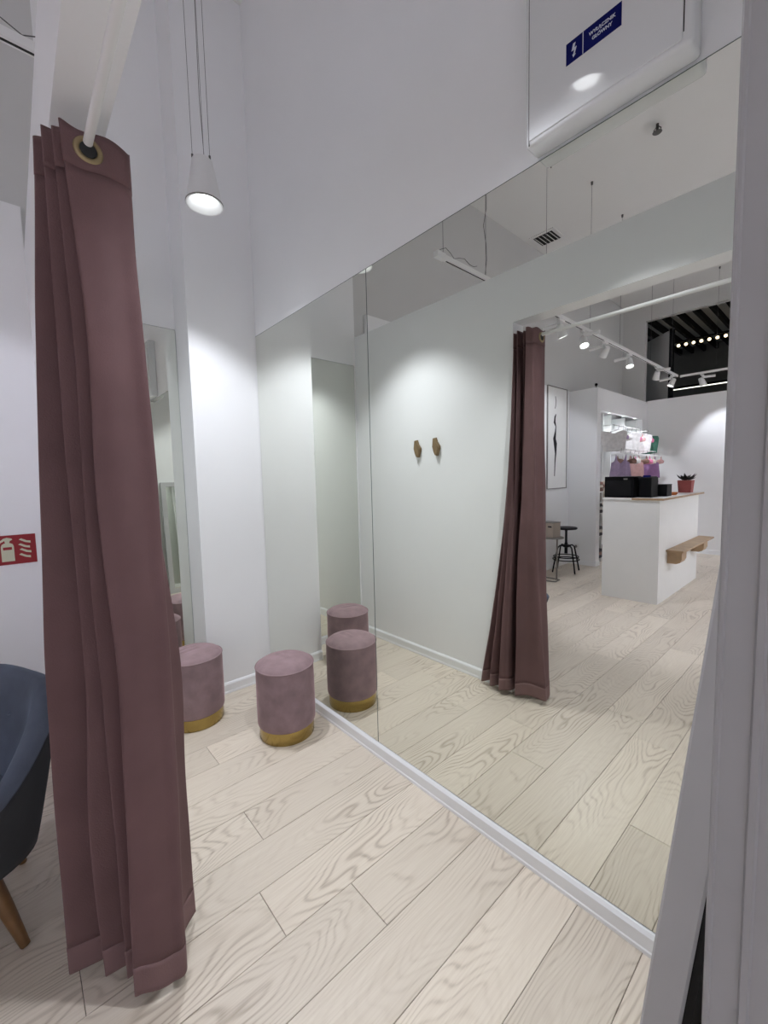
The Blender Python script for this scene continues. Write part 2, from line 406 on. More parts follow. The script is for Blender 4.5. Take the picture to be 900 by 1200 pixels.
# ------------------------------------------------------------------ electrical box above the mirror
eb = thing('electrical_box', 'white steel electrical box with blue sign above the mirror', 'electrical box', (-0.505, MY, 2.425))
W2, DP, HT = 0.213, 0.070, 0.62
bm = box(-W2, W2, -DP, 0.0045, 0, HT, 0.012, 3)
obj('housing', bm, 'box', eb, smooth=40)
obj('door_gap', box(-W2+0.0125, -W2+0.0150, -DP-0.0006, -DP+0.002, 0.002, HT-0.02), 'slot', eb)
obj('door_gap', box(W2-0.0215, W2-0.019, -DP-0.0006, -DP+0.002, 0.03, HT-0.02), 'slot', eb)
obj('door', box(-W2+0.015, W2-0.0215, -DP-0.003, -DP+0.001, 0.014, HT-0.02, 0.0012, 1), 'box', eb)
sx0, sx1, sz0, sz1 = -0.085, 0.058, 0.1445, 0.2005
sg = obj('warning_sign', box(sx0, sx1, -DP-0.0042, -DP-0.003, sz0, sz1), 'navy', eb); sg['label'] = 'navy blue sign with lightning bolt and white capitals'
bm = bmesh.new(); bx(bm, sx0+0.0455, sx0+0.0475, -DP-0.0046, -DP-0.0042, sz0, sz1)
obj('sign_divider', bm, 'print', sg)
bolt = [(-0.004, 0.020), (0.004, 0.020), (0.000, 0.006), (0.008, 0.006), (0.001, -0.014), (0.005, -0.014), (-0.003, -0.022), (-0.006, -0.012), (-0.003, -0.012), (0.000, 0.000), (-0.009, 0.000)]
zc_ = (sz0+sz1)/2
obj('lightning_bolt', prism([(sx0+0.023+a*0.85, zc_+b*0.85) for a, b in bolt], 'y', -DP-0.0047, -DP-0.0042), 'print', sg)
def text(body, size, loc, parent, m, name, rot=(PI/2, 0, 0), scx=1.0):
    cu = bpy.data.curves.new(name, 'FONT'); cu.body = body; cu.size = size; cu.align_x = 'CENTER'; cu.align_y = 'CENTER'
    cu.extrude = 0.0002; cu.offset = size*0.035
    o = bpy.data.objects.new(name, cu); COL.objects.link(o)
    dg = bpy.context.evaluated_depsgraph_get(); dg.update()
    me = bpy.data.meshes.new_from_object(o.evaluated_get(dg)); bpy.data.objects.remove(o, do_unlink=True)
    me.materials.clear(); me.materials.append(M[m])
    t = bpy.data.objects.new(name, me); COL.objects.link(t); t.location = loc; t.rotation_euler = rot; t.scale = (scx, 1, 1)
    t.parent = parent
    return t
tx = (sx0+0.0475+sx1)/2
text('WYŁĄCZNIK', 0.0118, (tx, -DP-0.0045, zc_+0.0075), sg, 'print', 'lettering', scx=0.95)
text('GŁÓWNY', 0.0118, (tx, -DP-0.0045, zc_-0.0075), sg, 'print', 'lettering', scx=0.95)

# ------------------------------------------------------------------ pendant lamps
def pendant(loc, label, group):
    t = thing('pendant_lamp', label, 'lamp', loc, 0, group)
    prof = [(0.0, 0.215), (0.040, 0.215), (0.048, 0.208), (0.086, 0.004), (0.088, 0.0), (0.083, 0.0), (0.079, 0.004), (0.050, 0.058), (0.0, 0.058)]
    obj('shade', lathe(prof, 40, caps=False), 'plastic', t, smooth=35)
    obj('trim_ring', lathe([(0.0875, 0.0), (0.0895, 0.002), (0.0895, 0.006), (0.0868, 0.008)], 40, caps=False), 'greysteel', t, smooth=35)
    obj('lens', lathe([(0.0, 0.056), (0.047, 0.056), (0.047, 0.0575), (0.0, 0.0575)], 32, caps=False), 'lens', t)
    for q, a in enumerate((0.5, 2.6, 4.7)):
        x, y = 0.047*math.cos(a), 0.047*math.sin(a)
        obj('suspension_wire', tube([(x, y, 0.21), (x*1.02, y*1.02, 0.9), (x, y, ZC-loc[2]-0.004)], 0.0011, 6), 'wire', t)
        obj('wire_clip', lathe([(0.0, 0), (0.005, 0), (0.005, 0.014), (0.0, 0.014)], 10, c=(x, y, 0.206), caps=False), 'wire', t)
    obj('power_cable', tube([(0.008, 0.0, 0.21), (0.016, 0.004, 0.23), (0.006, 0.0, 0.5), (0.010, 0.003, 1.0), (0.0, 0.0, ZC-loc[2]-0.004)], 0.0013, 6), 'wire', t)
    obj('ceiling_canopy', lathe([(0.0, -0.03), (0.055, -0.03), (0.06, -0.02), (0.06, -0.0005), (0.0, -0.0005)], 24, c=(0, 0, ZC-loc[2]), caps=False), 'plastic', t, smooth=30)
    photometric(spot('lamp_light', t, (0, 0, 0.030), (0, 0, -1), P_PEND, 104, 0.42, 0.034), 3.4)
    return t
pendant((-2.235, 0.827, 2.822), 'white cone pendant lamp on wires beside the pier', 'cabin pendant lamps')
pendant((-0.725, 0.80, 2.83), 'white cone pendant lamp on wires in front of the electrical box', 'cabin pendant lamps')

# ------------------------------------------------------------------ curtain and rod
RY, RZ = 0.200, 2.268
rod = thing('curtain_rod', 'white round curtain rod across the doorway', 'curtain rod', (JX, RY, RZ))
L_ = EX-JX
obj('rod', tube([(0.002, 0, 0), (L_*0.5, 0, 0), (L_-0.002, 0, 0)], 0.0102, 20), 'plastic', rod, smooth=40)
for xx in (0.0, L_-0.012):
    obj('flange', tube([(xx+0.001, 0, 0), (xx+0.011, 0, 0)], 0.028, 20), 'plastic', rod, smooth=40)

cur = thing('curtain', 'mauve velvet curtain with brass grommets bunched at the doorway', 'curtain', (-1.36, RY, 0.03))
KZ = [2.33, 1.80, 1.36, 0.90, 0.42, 0.03]
# control points of the fold line from the free edge to the jamb: x and y at the six heights of KZ
FOLD = [
 ((-1.335,-1.345,-1.350,-1.360,-1.370,-1.375), (.298,.299,.309,.348,.345,.350)),
 ((-1.310,-1.316,-1.320,-1.322,-1.318,-1.315), (.292,.292,.298,.308,.300,.292)),
 ((-1.300,-1.290,-1.280,-1.270,-1.245,-1.222), (.280,.292,.300,.300,.288,.276)),
 ((-1.296,-1.292,-1.281,-1.268,-1.242,-1.220), (.246,.258,.262,.262,.252,.242)),
 ((-1.291,-1.278,-1.268,-1.258,-1.240,-1.222), (.205,.222,.218,.222,.212,.205)),
 ((-1.293,-1.282,-1.272,-1.262,-1.248,-1.238), (.165,.186,.180,.190,.180,.170)),
 ((-1.297,-1.288,-1.280,-1.272,-1.262,-1.254), (.147,.169,.161,.174,.164,.154)),
 ((-1.303,-1.299,-1.295,-1.293,-1.290,-1.288), (.175,.195,.190,.200,.190,.185)),
 ((-1.307,-1.304,-1.301,-1.301,-1.301,-1.301), (.235,.240,.240,.240,.235,.230)),
 ((-1.311,-1.308,-1.305,-1.305,-1.306,-1.306), (.190,.190,.185,.190,.185,.185)),
 ((-1.316,-1.312,-1.310,-1.310,-1.312,-1.314), (.134,.143,.137,.142,.145,.148)),
 ((-1.322,-1.322,-1.322,-1.322,-1.324,-1.326), (.180,.180,.175,.180,.180,.180)),
 ((-1.328,-1.328,-1.328,-1.330,-1.332,-1.334), (.262,.260,.260,.260,.255,.250)),
 ((-1.336,-1.335,-1.336,-1.340,-1.343,-1.345), (.190,.185,.180,.180,.170,.170)),
 ((-1.346,-1.345,-1.350,-1.355,-1.360,-1.362), (.117,.112,.112,.111,.092,.103)),
 ((-1.356,-1.358,-1.364,-1.370,-1.376,-1.378), (.175,.170,.165,.165,.150,.150)),
 ((-1.364,-1.368,-1.374,-1.380,-1.386,-1.388), (.275,.270,.270,.265,.255,.250)),
 ((-1.374,-1.380,-1.386,-1.394,-1.404,-1.408), (.190,.170,.155,.145,.130,.125)),
 ((-1.384,-1.390,-1.400,-1.410,-1.428,-1.438), (.104,.074,.051,.033,.027,.030)),
 ((-1.394,-1.398,-1.408,-1.420,-1.436,-1.450), (.180,.160,.140,.115,.085,.070)),
 ((-1.400,-1.404,-1.410,-1.418,-1.426,-1.430), (.285,.285,.285,.290,.295,.290)),
 ((-1.407,-1.412,-1.420,-1.432,-1.446,-1.456), (.190,.230,.270,.310,.335,.340)),
 ((-1.412,-1.420,-1.430,-1.450,-1.475,-1.492), (.125,.210,.280,.320,.345,.350)),
 ((-1.417,-1.425,-1.440,-1.465,-1.500,-1.525), (.200,.260,.300,.300,.295,.285)),
 ((-1.423,-1.432,-1.452,-1.480,-1.525,-1.560), (.285,.300,.315,.325,.340,.350)),
 ((-1.429,-1.437,-1.460,-1.495,-1.548,-1.598), (.210,.270,.300,.290,.285,.285)),
 ((-1.434,-1.441,-1.468,-1.510,-1.575,-1.638), (.140,.250,.290,.305,.320,.330)),
 ((-1.437,-1.443,-1.472,-1.518,-1.588,-1.655), (.230,.275,.285,.285,.290,.295))]
def key(vals, z):
    for a in range(len(KZ)-1):
        if z >= KZ[a+1] or a == len(KZ)-2:
            f = (KZ[a]-z)/(KZ[a]-KZ[a+1]); f = max(-0.2, min(1.1, f)); break
    p0, p1, p2, p3 = vals[max(a-1, 0)], vals[a], vals[a+1], vals[min(a+2, len(vals)-1)]
    return 0.5*(2*p1+(p2-p0)*f+(2*p0-5*p1+4*p2-p3)*f*f+(3*p1-p0-3*p2+p3)*f**3)
def cr_(P, s):
    n = len(P)-1; x = s*n; i = min(int(x), n-1); f = x-i
    p0, p1, p2, p3 = P[max(i-1, 0)], P[i], P[i+1], P[min(i+2, n)]
    return [0.5*(2*p1[q]+(p2[q]-p0[q])*f+(2*p0[q]-5*p1[q]+4*p2[q]-p3[q])*f*f+(3*p1[q]-p0[q]-3*p2[q]+p3[q])*f**3) for q in (0, 1)]
ZT0, ZB0 = 2.297, 0.032
_rowc = {}
def curtain_point(s, z, off=0.0):
    t = (ZT0-z)/(ZT0-ZB0)
    if z not in _rowc: _rowc[z] = [(key(a, z), key(b, z)) for a, b in FOLD]
    x, y = cr_(_rowc[z], s)
    wob = 0.0022*math.sin(13*t+60*s)*math.sin(PI*min(1, max(0, t)*1.2)) + 0.0016*math.sin(31*t+37*s)*t
    x += wob; y += wob*0.5
    z += 0.006*math.sin(s*43)*max(0, t)**6 + 0.006*math.sin(s*61+1.0)*(1-t)**14
    return Vector((x, y, z))
def curtain_piece(name, z0, z1, nz, m, thick, s0=0.0, s1=1.0, ns=620):
    bm = bmesh.new(); rows = []
    for j in range(nz+1):
        z = z0+(z1-z0)*j/nz
        rows.append([bm.verts.new(curtain_point(s0+(s1-s0)*i/ns, z)-Vector(cur.location)) for i in range(ns+1)])
    for j in range(nz):
        for i in range(ns): bm.faces.new((rows[j][i], rows[j][i+1], rows[j+1][i+1], rows[j+1][i]))
    o = obj(name, bm, m, cur, smooth=180)
    md = o.modifiers.new('thickness', 'SOLIDIFY'); md.thickness = thick; md.offset = 0
    return o
curtain_piece('fabric', 0.112, 2.205, 90, 'curtain', 0.0030)
curtain_piece('hem', ZB0, 0.1125, 6, 'hem', 0.0050).__setitem__('label', 'paler stitched hem band')
curtain_piece('header_band', 2.2045, ZT0, 6, 'curtain', 0.0050)
def ring_mesh():
    bm = bmesh.new(); n = 36; m_ = 10; rings = []
    for i in range(n):
        a = 2*PI*i/n
        ring = []
        for j in range(m_):
            b = 2*PI*j/m_
            r = 0.0242+0.0075*math.cos(b)
            ring.append(bm.verts.new((0.0058*math.sin(b), r*math.cos(a), r*math.sin(a))))
        rings.append(ring)
    for i in range(n):
        for j in range(m_): bm.faces.new((rings[i][j], rings[(i+1) % n][j], rings[(i+1) % n][(j+1) % m_], rings[i][(j+1) % m_]))
    return bm
gx = [-1.2895, -1.308, -1.3205, -1.3365, -1.357, -1.374, -1.396]
for i, x in enumerate(gx):
    g = obj('grommet', ring_mesh(), 'brassdark', cur, smooth=60, loc=(x-cur.location.x, RY-cur.location.y, RZ-0.017-cur.location.z))
    o = obj('grommet_hole', lathe([(0.0, -0.0048), (0.0178, -0.0048), (0.0178, 0.0048), (0.0, 0.0048)], 24, caps=False), 'slot', g)
    o.rotation_euler = (0, PI/2, 0)

# ------------------------------------------------------------------ stools
SHT = 1.045
def make_stool(label, loc, rz, group):
    t = thing('stool', label, 'stool', loc, rz, group); t.scale = (1, 1, SHT)
    obj('brass_base', lathe([(0.0, 0), (0.150, 0), (0.1515, 0.003), (0.1515, 0.066), (0.149, 0.067), (0.0, 0.067)], 64, caps=False), 'gold', t, smooth=30)
    prof = [(0.0, 0.068), (0.150, 0.068), (0.157, 0.070), (0.1605, 0.080)] + [(0.1605+0.0012*math.sin(z*9), z) for z in (0.13, 0.2, 0.27, 0.33)] + [(0.160, 0.376), (0.1585, 0.381), (0.0, 0.381)]
    obj('upholstered_body', lathe(prof, 64, caps=False), 'velvet', t, smooth=40)
    obj('piping', tube([(0.1595*math.cos(a*2*PI/64), 0.1595*math.sin(a*2*PI/64), 0.3825) for a in range(64)], 0.0042, 8, closed=True), 'piping', t, smooth=60)
    bm = bmesh.new(); n = 64; rings = []
    for q in range(1, 17):
        f = q/16.0; r = 0.159*f; ring = []
        for i in range(n):
            a = 2*PI*i/n
            z = 0.383+0.034*(1-f**4.2)**0.8
            x, y = r*math.cos(a), r*math.sin(a)
            z += 0.0022*math.sin(70*(x*0.6+y*0.8)+8*math.sin(9*y))*max(0, 1-((x+0.02)**2+(y-0.03)**2)/0.006)
            ring.append(bm.verts.new((x, y, z)))
        rings.append(ring)
    c = bm.verts.new((0, 0, 0.417))
    for i in range(n): bm.faces.new((c, rings[0][i], rings[0][(i+1) % n]))
    for a, b in zip(rings, rings[1:]):
        for i in range(n): bm.faces.new((a[i], b[i], b[(i+1) % n], a[(i+1) % n]))
    obj('seat_cushion', bm, 'velvet', t, smooth=80)
    return t
s1 = make_stool('round pink velvet stool standing against the big mirror', (-2.105, 1.085, 0.0003), 0.4, 'velvet stools')
s2 = copy_tree(s1); s2.location = (-2.60, 0.745, 0.0003); s2.rotation_euler.z = 2.1
s2['label'] = 'round pink velvet stool in front of the recess mirror'

# ------------------------------------------------------------------ hooks on the partition
def hook(x, z, label):
    t = thing('coat_hook', label, 'hook', (x, FI, z), 0, 'brass coat hooks')
    # leaf-like wedge: flat narrow top, one bulging flank, tapering foot
    out = [(-0.020, 0.066), (0.014, 0.068), (0.022, 0.040), (0.048, 0.004), (0.050, -0.012), (0.036, -0.045), (0.030, -0.066), (0.014, -0.068), (-0.002, -0.042), (-0.016, 0.000)]
    bm = prism(out, 'y', 0.004, 0.030)
    for v in bm.verts:
        if v.co.y > 0.02: v.co.x = 0.012+(v.co.x-0.012)*0.82; v.co.z *= 0.93; v.co.y -= 0.012*max(0, v.co.z/0.066)
    obj('hook_body', bm, 'legbrass', t)
    obj('mounting_plate', box(-0.008, 0.020, 0.0002, 0.0040, -0.04, 0.05, 0.001, 1), 'brassdark', t)
    return t
M['legbrass'] = mat('warm brass', (0.27, 0.19, 0.105), 0.5, 0.6, var=0.1)
hook(-2.280, 1.652, 'brass wedge coat hook on the partition, farther from the curtain')
hook(-2.088, 1.655, 'brass wedge coat hook on the partition, nearer the curtain')

# ------------------------------------------------------------------ leaning framed mirror inside the cabin, behind the right jamb
lean = math.atan(0.1023)
fm = thing('leaning_mirror', 'white framed mirror leaning on the partition inside the doorway', 'mirror', (-0.205, 0.40, 0.001))
fm.rotation_euler = (0, lean, 0)
H_, Wd, Tk, Fr = 1.455, 0.80, 0.028, 0.06
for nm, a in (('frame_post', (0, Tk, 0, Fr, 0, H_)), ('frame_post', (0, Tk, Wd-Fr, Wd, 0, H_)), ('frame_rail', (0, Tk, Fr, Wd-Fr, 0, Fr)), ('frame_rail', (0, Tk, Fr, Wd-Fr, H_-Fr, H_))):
    obj(nm, box(*a, 0.002, 1), 'frameshade', fm)
obj('glass', box(0.008, 0.010, Fr-0.002, Wd-Fr+0.002, Fr-0.002, H_-Fr+0.002), 'mirror', fm)
obj('back_board', box(0.0102, Tk-0.002, Fr-0.001, Wd-Fr+0.001, Fr-0.001, H_-Fr+0.001), 'black', fm)
obj('black_strip', box(Tk, Tk+0.006, 0.004, Wd-0.004, 0.01, H_-0.12), 'black', fm)  # thin black strip along the rear of the frame

# ------------------------------------------------------------------ fire sign
fs = thing('fire_extinguisher_sign', 'red fire extinguisher sign on the white wall lining', 'sign', (-3.0, -0.010, 1.017))
S_ = 0.158
obj('plate', box(0.0005, 0.0025, -0.088, 0.088, 0, S_), 'red', fs)
ex = bmesh.new()
cx_ = -0.030
prism([(cx_-0.026, 0.018), (cx_+0.026, 0.018), (cx_+0.026, 0.098), (cx_+0.022, 0.110), (cx_+0.012, 0.116), (cx_-0.012, 0.116), (cx_-0.022, 0.110), (cx_-0.026, 0.098)], 'x', 0.0025, 0.0030, ex)
prism([(cx_-0.008, 0.116), (cx_+0.008, 0.116), (cx_+0.012, 0.128), (cx_+0.022, 0.134), (cx_+0.020, 0.140), (cx_, 0.146), (cx_-0.014, 0.142), (cx_-0.034, 0.124), (cx_-0.042, 0.106), (cx_-0.036, 0.104), (cx_-0.026, 0.120), (cx_-0.010, 0.130)], 'x', 0.0025, 0.0030, ex)
obj('extinguisher_symbol', ex, 'glow', fs)
obj('symbol_window', prism([(cx_-0.018, 0.080), (cx_+0.018, 0.080), (cx_+0.018, 0.095), (cx_-0.018, 0.095)], 'x', 0.0030, 0.0033), 'red', fs)
for i in range(4):
    z = 0.030+i*0.027; xo = 0.018+(0.004 if i % 2 else 0)
    obj('flame_symbol', prism([(xo-0.004, z+0.020), (xo+0.006, z+0.014), (xo+0.022, z+0.004), (xo+0.044, z-0.002), (xo+0.044, z+0.010), (xo+0.030, z+0.012), (xo+0.016, z+0.020), (xo+0.006, z+0.026)], 'x', 0.0025, 0.0030), 'glow', fs)

# ------------------------------------------------------------------ armchair on the shop side of the partition
CHR = 0.42
ch = thing('armchair', 'blue grey velvet tub armchair with wooden legs beside the doorway', 'armchair', (-1.86, -0.27, 0), CHR)
def tub_point(u, v, out):
    """u -1..1 around from one arm front over the back to the other; v 0 bottom..1 rim; out 0 inner 1 outer"""
    a = u*PI*0.80
    q_ = min(1, max(0, (abs(u)-0.20)/0.42)); rim = 0.742-0.26*q_*q_*(3-2*q_)
    z0 = 0.245
    z = z0+(rim-z0)*v
    wide = 0.235+0.075*v**0.9
    dep = 0.225+0.085*v**0.9
    th = 0.0 if out else 0.055+0.02*(1-v)
    sx = math.sin(a); cy = math.cos(a)
    sq = 1.0/(abs(sx)**3+abs(cy)**3)**(1/3.0)
    x = (wide-th)*sx*sq; y = (dep-th)*cy*sq
    return Vector((x, y, z))
NU, NV = 48, 12
def shell(path, name, m):
    bm = bmesh.new(); rows = []
    for i in range(NU+1):
        u = -1+2*i/NU; row = []
        for v, o_ in path:
            if o_ == 0.5:
                p = (tub_point(u, 1, 1)*(1-v)+tub_point(u, 1, 0)*v); p.z += 0.024*math.sin(PI*v)
            else: p = tub_point(u, v, o_)
            row.append(bm.verts.new(p))
        rows.append(row)
    for a, b in zip(rows, rows[1:]):
        for j in range(len(path)-1): bm.faces.new((a[j], a[j+1], b[j+1], b[j]))
    o = obj(name, bm, m, ch, smooth=60)
    md = o.modifiers.new('thickness', 'SOLIDIFY'); md.thickness = 0.006; md.offset = 1
    return o
shell([(v/NV, 1) for v in range(NV+1)], 'outer_shell', 'blueshade')['label'] = 'outer back of the chair, dark cloth deepened as shade'
shell([(0.98, 1), (1.0, 1), (0.15, 0.5), (0.4, 0.5), (0.65, 0.5), (0.9, 0.5)]+[(v/NV, 0) for v in range(NV, 2, -1)], 'inner_back', 'blue')
bm = lathe([(0.0, 0.30), (0.22, 0.30), (0.245, 0.33), (0.25, 0.40), (0.235, 0.43), (0.0, 0.44)], 40, caps=False)
for v in bm.verts: v.co.x *= 0.98; v.co.y = v.co.y*1.12-0.03
obj('seat', bm, 'blue', ch, smooth=50)
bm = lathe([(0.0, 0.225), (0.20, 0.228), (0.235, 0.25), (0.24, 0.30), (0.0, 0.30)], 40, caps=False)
obj('underside', bm, 'blueshade', ch, smooth=50)
for sx in (-1, 1):
    for sy in (-1, 1):
        obj('leg', tube([Matrix.Rotation(-CHR, 3, 'Z') @ Vector(p) for p in ((sx*0.135, sy*0.13, 0.24), (sx*0.165, sy*0.165, 0.12), (sx*0.195, sy*0.20, 0.0))], [0.024, 0.020, 0.013], 16), 'legwood', ch, smooth=40)
for u in (-0.55, -0.3, 0.0, 0.3, 0.55):
    p = tub_point(u, 0.78, 0)
    obj('tuft_button', lathe([(0.0, -0.006), (0.008, -0.004), (0.011, 0), (0.008, 0.004), (0.0, 0.006)], 12, c=(p.x*0.985, p.y*0.985, p.z), caps=False), 'blue', ch, smooth=60)

# ------------------------------------------------------------------ lighting tracks and heads
TZ = 2.945
def track(label, x0, y0, x1, y1, wires, group):
    t = thing('lighting_track', label, 'lighting track', ((x0+x1)/2, (y0+y1)/2, TZ), 0, group)
    hx, hy = abs(x1-x0)/2, abs(y1-y0)/2
    w_ = 0.017
    if hx < hy: a = (-w_, w_, -hy, hy, 0, 0.034); sl = (-0.005, 0.005, -hy+0.02, hy-0.09, -0.0012, 0.002)
    else: a = (-hx, hx, -w_, w_, 0, 0.034); sl = (-hx+0.02, hx-0.02, -0.005, 0.005, -0.0012, 0.002)
    obj('profile', box(*a, 0.002, 1), 'plastic', t)
    obj('slot', box(*sl), 'slot', t)
    for (wx, wy) in wires:
        obj('suspension_wire', tube([(wx-t.location.x, wy-t.location.y, 0.03), (wx-t.location.x, wy-t.location.y, ZC-TZ-0.001)], 0.0017, 6), 'wire', t)
        obj('wire_anchor', lathe([(0.0, -0.03), (0.010, -0.03), (0.012, -0.001), (0.0, -0.001)], 12, c=(wx-t.location.x, wy-t.location.y, ZC-TZ), caps=False), 'wire', t)
    return t
tr = track('long white lighting track running above the partition into the shop', -1.985, 0.33, -1.985, -5.52, [(-1.985, 0.27), (-1.985, -0.24), (-1.985, -1.2), (-1.985, -2.17), (-1.985, -3.04), (-1.985, -4.2), (-1.985, -5.2)], 'shop lighting tracks')
obj('end_cap', box(-0.021, 0.021, 0.0, 0.09, -0.004, 0.038, 0.003, 1), 'plastic', tr, loc=(0, 2.925-0.07, 0))
wv = [(0.012*math.sin(i*1.7)*(0.4 if i % 3 else 1.0), -0.24+5.19/2*0+0.012*math.cos(i*2.1)-(0.33-5.52)/2*1.0, 0.035+i*(ZC-TZ-0.04)/12) for i in range(13)]
obj('power_cable', tube(wv, 0.0022, 6), 'wire', tr)
lp = [(0.008*math.sin(i*1.3), 2.90-i*0.055, 0.05+0.035*math.sin(i*0.9+0.5)**2) for i in range(9)]
obj('loose_cable', tube(lp, 0.002, 6), 'wire', tr)
track('short white lighting track crossing near the far wall', -1.96, -5.60, 1.2, -5.60, [(-1.5, -5.6), (0.2, -5.6)], 'shop lighting tracks')
track('added white fill-light track over the unseen east half of the shop', 1.2, -0.6, 1.2, -5.2, [(1.2, -1.2), (1.2, -3.0), (1.2, -4.8)], 'shop lighting tracks')  # added track, out of view; its wide heads raise the room light
def head(x, y, target, lit, label, power=None, size=62, driver=1, z=TZ):
    t = thing('track_spotlight', label, 'spotlight', (x, y, z), 0, 'white track spotlights')
    obj('adapter', box(-0.016, 0.016, -0.055, 0.055, -0.024, -0.0005, 0.003, 1), 'plastic', t)
    obj('stem', tube([(0, 0, -0.02), (0, 0, -0.075)], 0.007, 10), 'plastic', t, smooth=40)
    if driver:
        obj('driver', tube([(0.018*driver, 0.02, -0.052), (0.17*driver, 0.02, -0.060)], 0.019, 16), 'plastic', t, smooth=40)
        obj('driver_bracket', box(min(0, 0.03*driver), max(0, 0.03*driver), 0.012, 0.028, -0.05, -0.02), 'plastic', t)
    d = (Vector(target)-Vector((x, y, z-0.11))).normalized()
    q = d.to_track_quat('-Z', 'Y')
    hd = obj('head', lathe([(0.0, 0.055), (0.026, 0.055), (0.034, 0.045), (0.046, -0.060), (0.049, -0.066), (0.043, -0.066), (0.036, -0.045), (0.0, -0.045)], 28, caps=False), 'plastic', t, smooth=40, loc=(0, 0, -0.11))
    hd.rotation_mode = 'QUATERNION'; hd.rotation_quaternion = q
    obj('lens', lathe([(0.0, -0.0475), (0.0375, -0.0475), (0.0375, -0.046), (0.0, -0.046)], 24, caps=False), 'lens' if lit else 'lensdim', hd)
    if lit:
        p = Vector((0, 0, -0.11))+d*0.052
        spot('lamp_light', t, p, p+d, power or P_TRACK, size, 0.45, 0.03, SHOPC)
    return t
head(-1.985, -0.55, (-2.95, 0.0, 1.1), True, 'white track spotlight aimed at the wall with the fire sign', 17, 70, -1)
head(-1.985, -1.50, (-1.5, -2.35, 0.2), True, 'white track spotlight aimed at the floor before the counter', 60, 74, -1)
head(-1.985, -2.02, (-1.2, -1.0, 0.3), True, 'white track spotlight aimed at the open floor by the counter', 42, 56, 1)
head(-1.985, -2.60, (-2.95, -3.3, 1.9), True, 'white track spotlight aimed at the framed poster', 32, 66, -1)
head(-1.985, -3.38, (-1.6, -2.8, 1.1), True, 'white track spotlight aimed at the counter top', 36, 56, -1)
head(-1.985, -4.49, (-2.5, -5.2, 1.6), True, 'white track spotlight aimed at the hanging garments', 46, 64, 1)
head(-1.985, -5.27, (-2.6, -4.9, 1.2), True, 'white track spotlight at the far end of the long track', 55, 64, -1)
head(-1.67, -5.60, (-1.2, SY, 1.25), True, 'white track spotlight aimed at the far wall', 36, 80, 1)
head(0.1, -5.60, (0.3, SY, 1.25), True, 'white track spotlight on the cross track beyond the counter', 36, 80, 1)
for yy, tgt, lb in ((-0.9, (2.6, -1.6, 0.0), 'floor near the next cabin'), (-1.7, (3.15, -1.9, 2.0), 'near end of the east wall'), (-2.5, (0.6, -3.0, 0.0), 'open floor'), (-3.3, (3.15, -3.4, 2.0), 'middle of the east wall'), (-4.1, (0.4, -4.6, 0.0), 'floor by the counter'), (-4.9, (3.15, -5.2, 2.0), 'far end of the east wall')):
    head(1.2, yy, tgt, True, 'added white fill spotlight on the unseen east track aimed at the '+lb, P_EAST_FILL, 100, 1)

# ------------------------------------------------------------------ ceiling vent, sprinkler, small devices
vt = thing('ceiling_vent', 'square slatted air vent on the shop ceiling', 'vent', (-2.80, -2.79, ZC))
obj('frame', box(-0.17, 0.17, -0.17, 0.17, -0.012, -0.001, 0.002, 1), 'plastic', vt)
obj('opening', box(-0.125, 0.125, -0.125, 0.125, -0.0135, -0.0115), 'slot', vt)
for i in range(5):
    x = -0.10+i*0.05
    obj('slat', prism([(x-0.012, -0.0136), (x+0.014, -0.034), (x+0.017, -0.032), (x-0.009, -0.0136)], 'y', -0.124, 0.124), 'plastic', vt)
sp = thing('ceiling_sprinkler', 'small dark sprinkler head under the shop ceiling', 'sprinkler', (-1.30, -1.86, ZC))
obj('pipe', lathe([(0.0, -0.06), (0.012, -0.06), (0.012, -0.001), (0.0, -0.001)], 12, caps=False), 'wire', sp)
obj('deflector', lathe([(0.0, -0.075), (0.035, -0.073), (0.038, -0.07), (0.0, -0.066)], 14, caps=False), 'wire', sp)
obj('yoke', tube([(-0.024, 0, -0.072), (-0.028, 0, -0.045), (-0.01, 0, -0.025), (0.01, 0, -0.025), (0.028, 0, -0.045), (0.024, 0, -0.072)], 0.004, 6), 'wire', sp)
cmr = thing('security_camera', 'small black camera on top of the shop pier', 'camera', (-2.635, -4.0, 2.705))
obj('foot', lathe([(0.0, 0.0003), (0.014, 0.0003), (0.012, 0.012), (0.004, 0.016), (0.004, 0.026), (0.0, 0.026)], 14, caps=False), 'blackp', cmr, smooth=40)
obj('ball', lathe([(0.022*math.sin(a*PI/8), 0.045-0.022*math.cos(a*PI/8)) for a in range(9)], 16, caps=False), 'blackp', cmr, smooth=60)
so = thing('wall_socket', 'white wall socket low on the shop pier', 'socket', (-2.89, -3.97, 0.285))
obj('cover', box(-0.042, 0.042, 0.0003, 0.010, -0.042, 0.042, 0.003, 1), 'plastic', so)
obj('insert', tube([(0, 0.009, 0), (0, 0.012, 0)], 0.022, 20), 'greysteel', so)

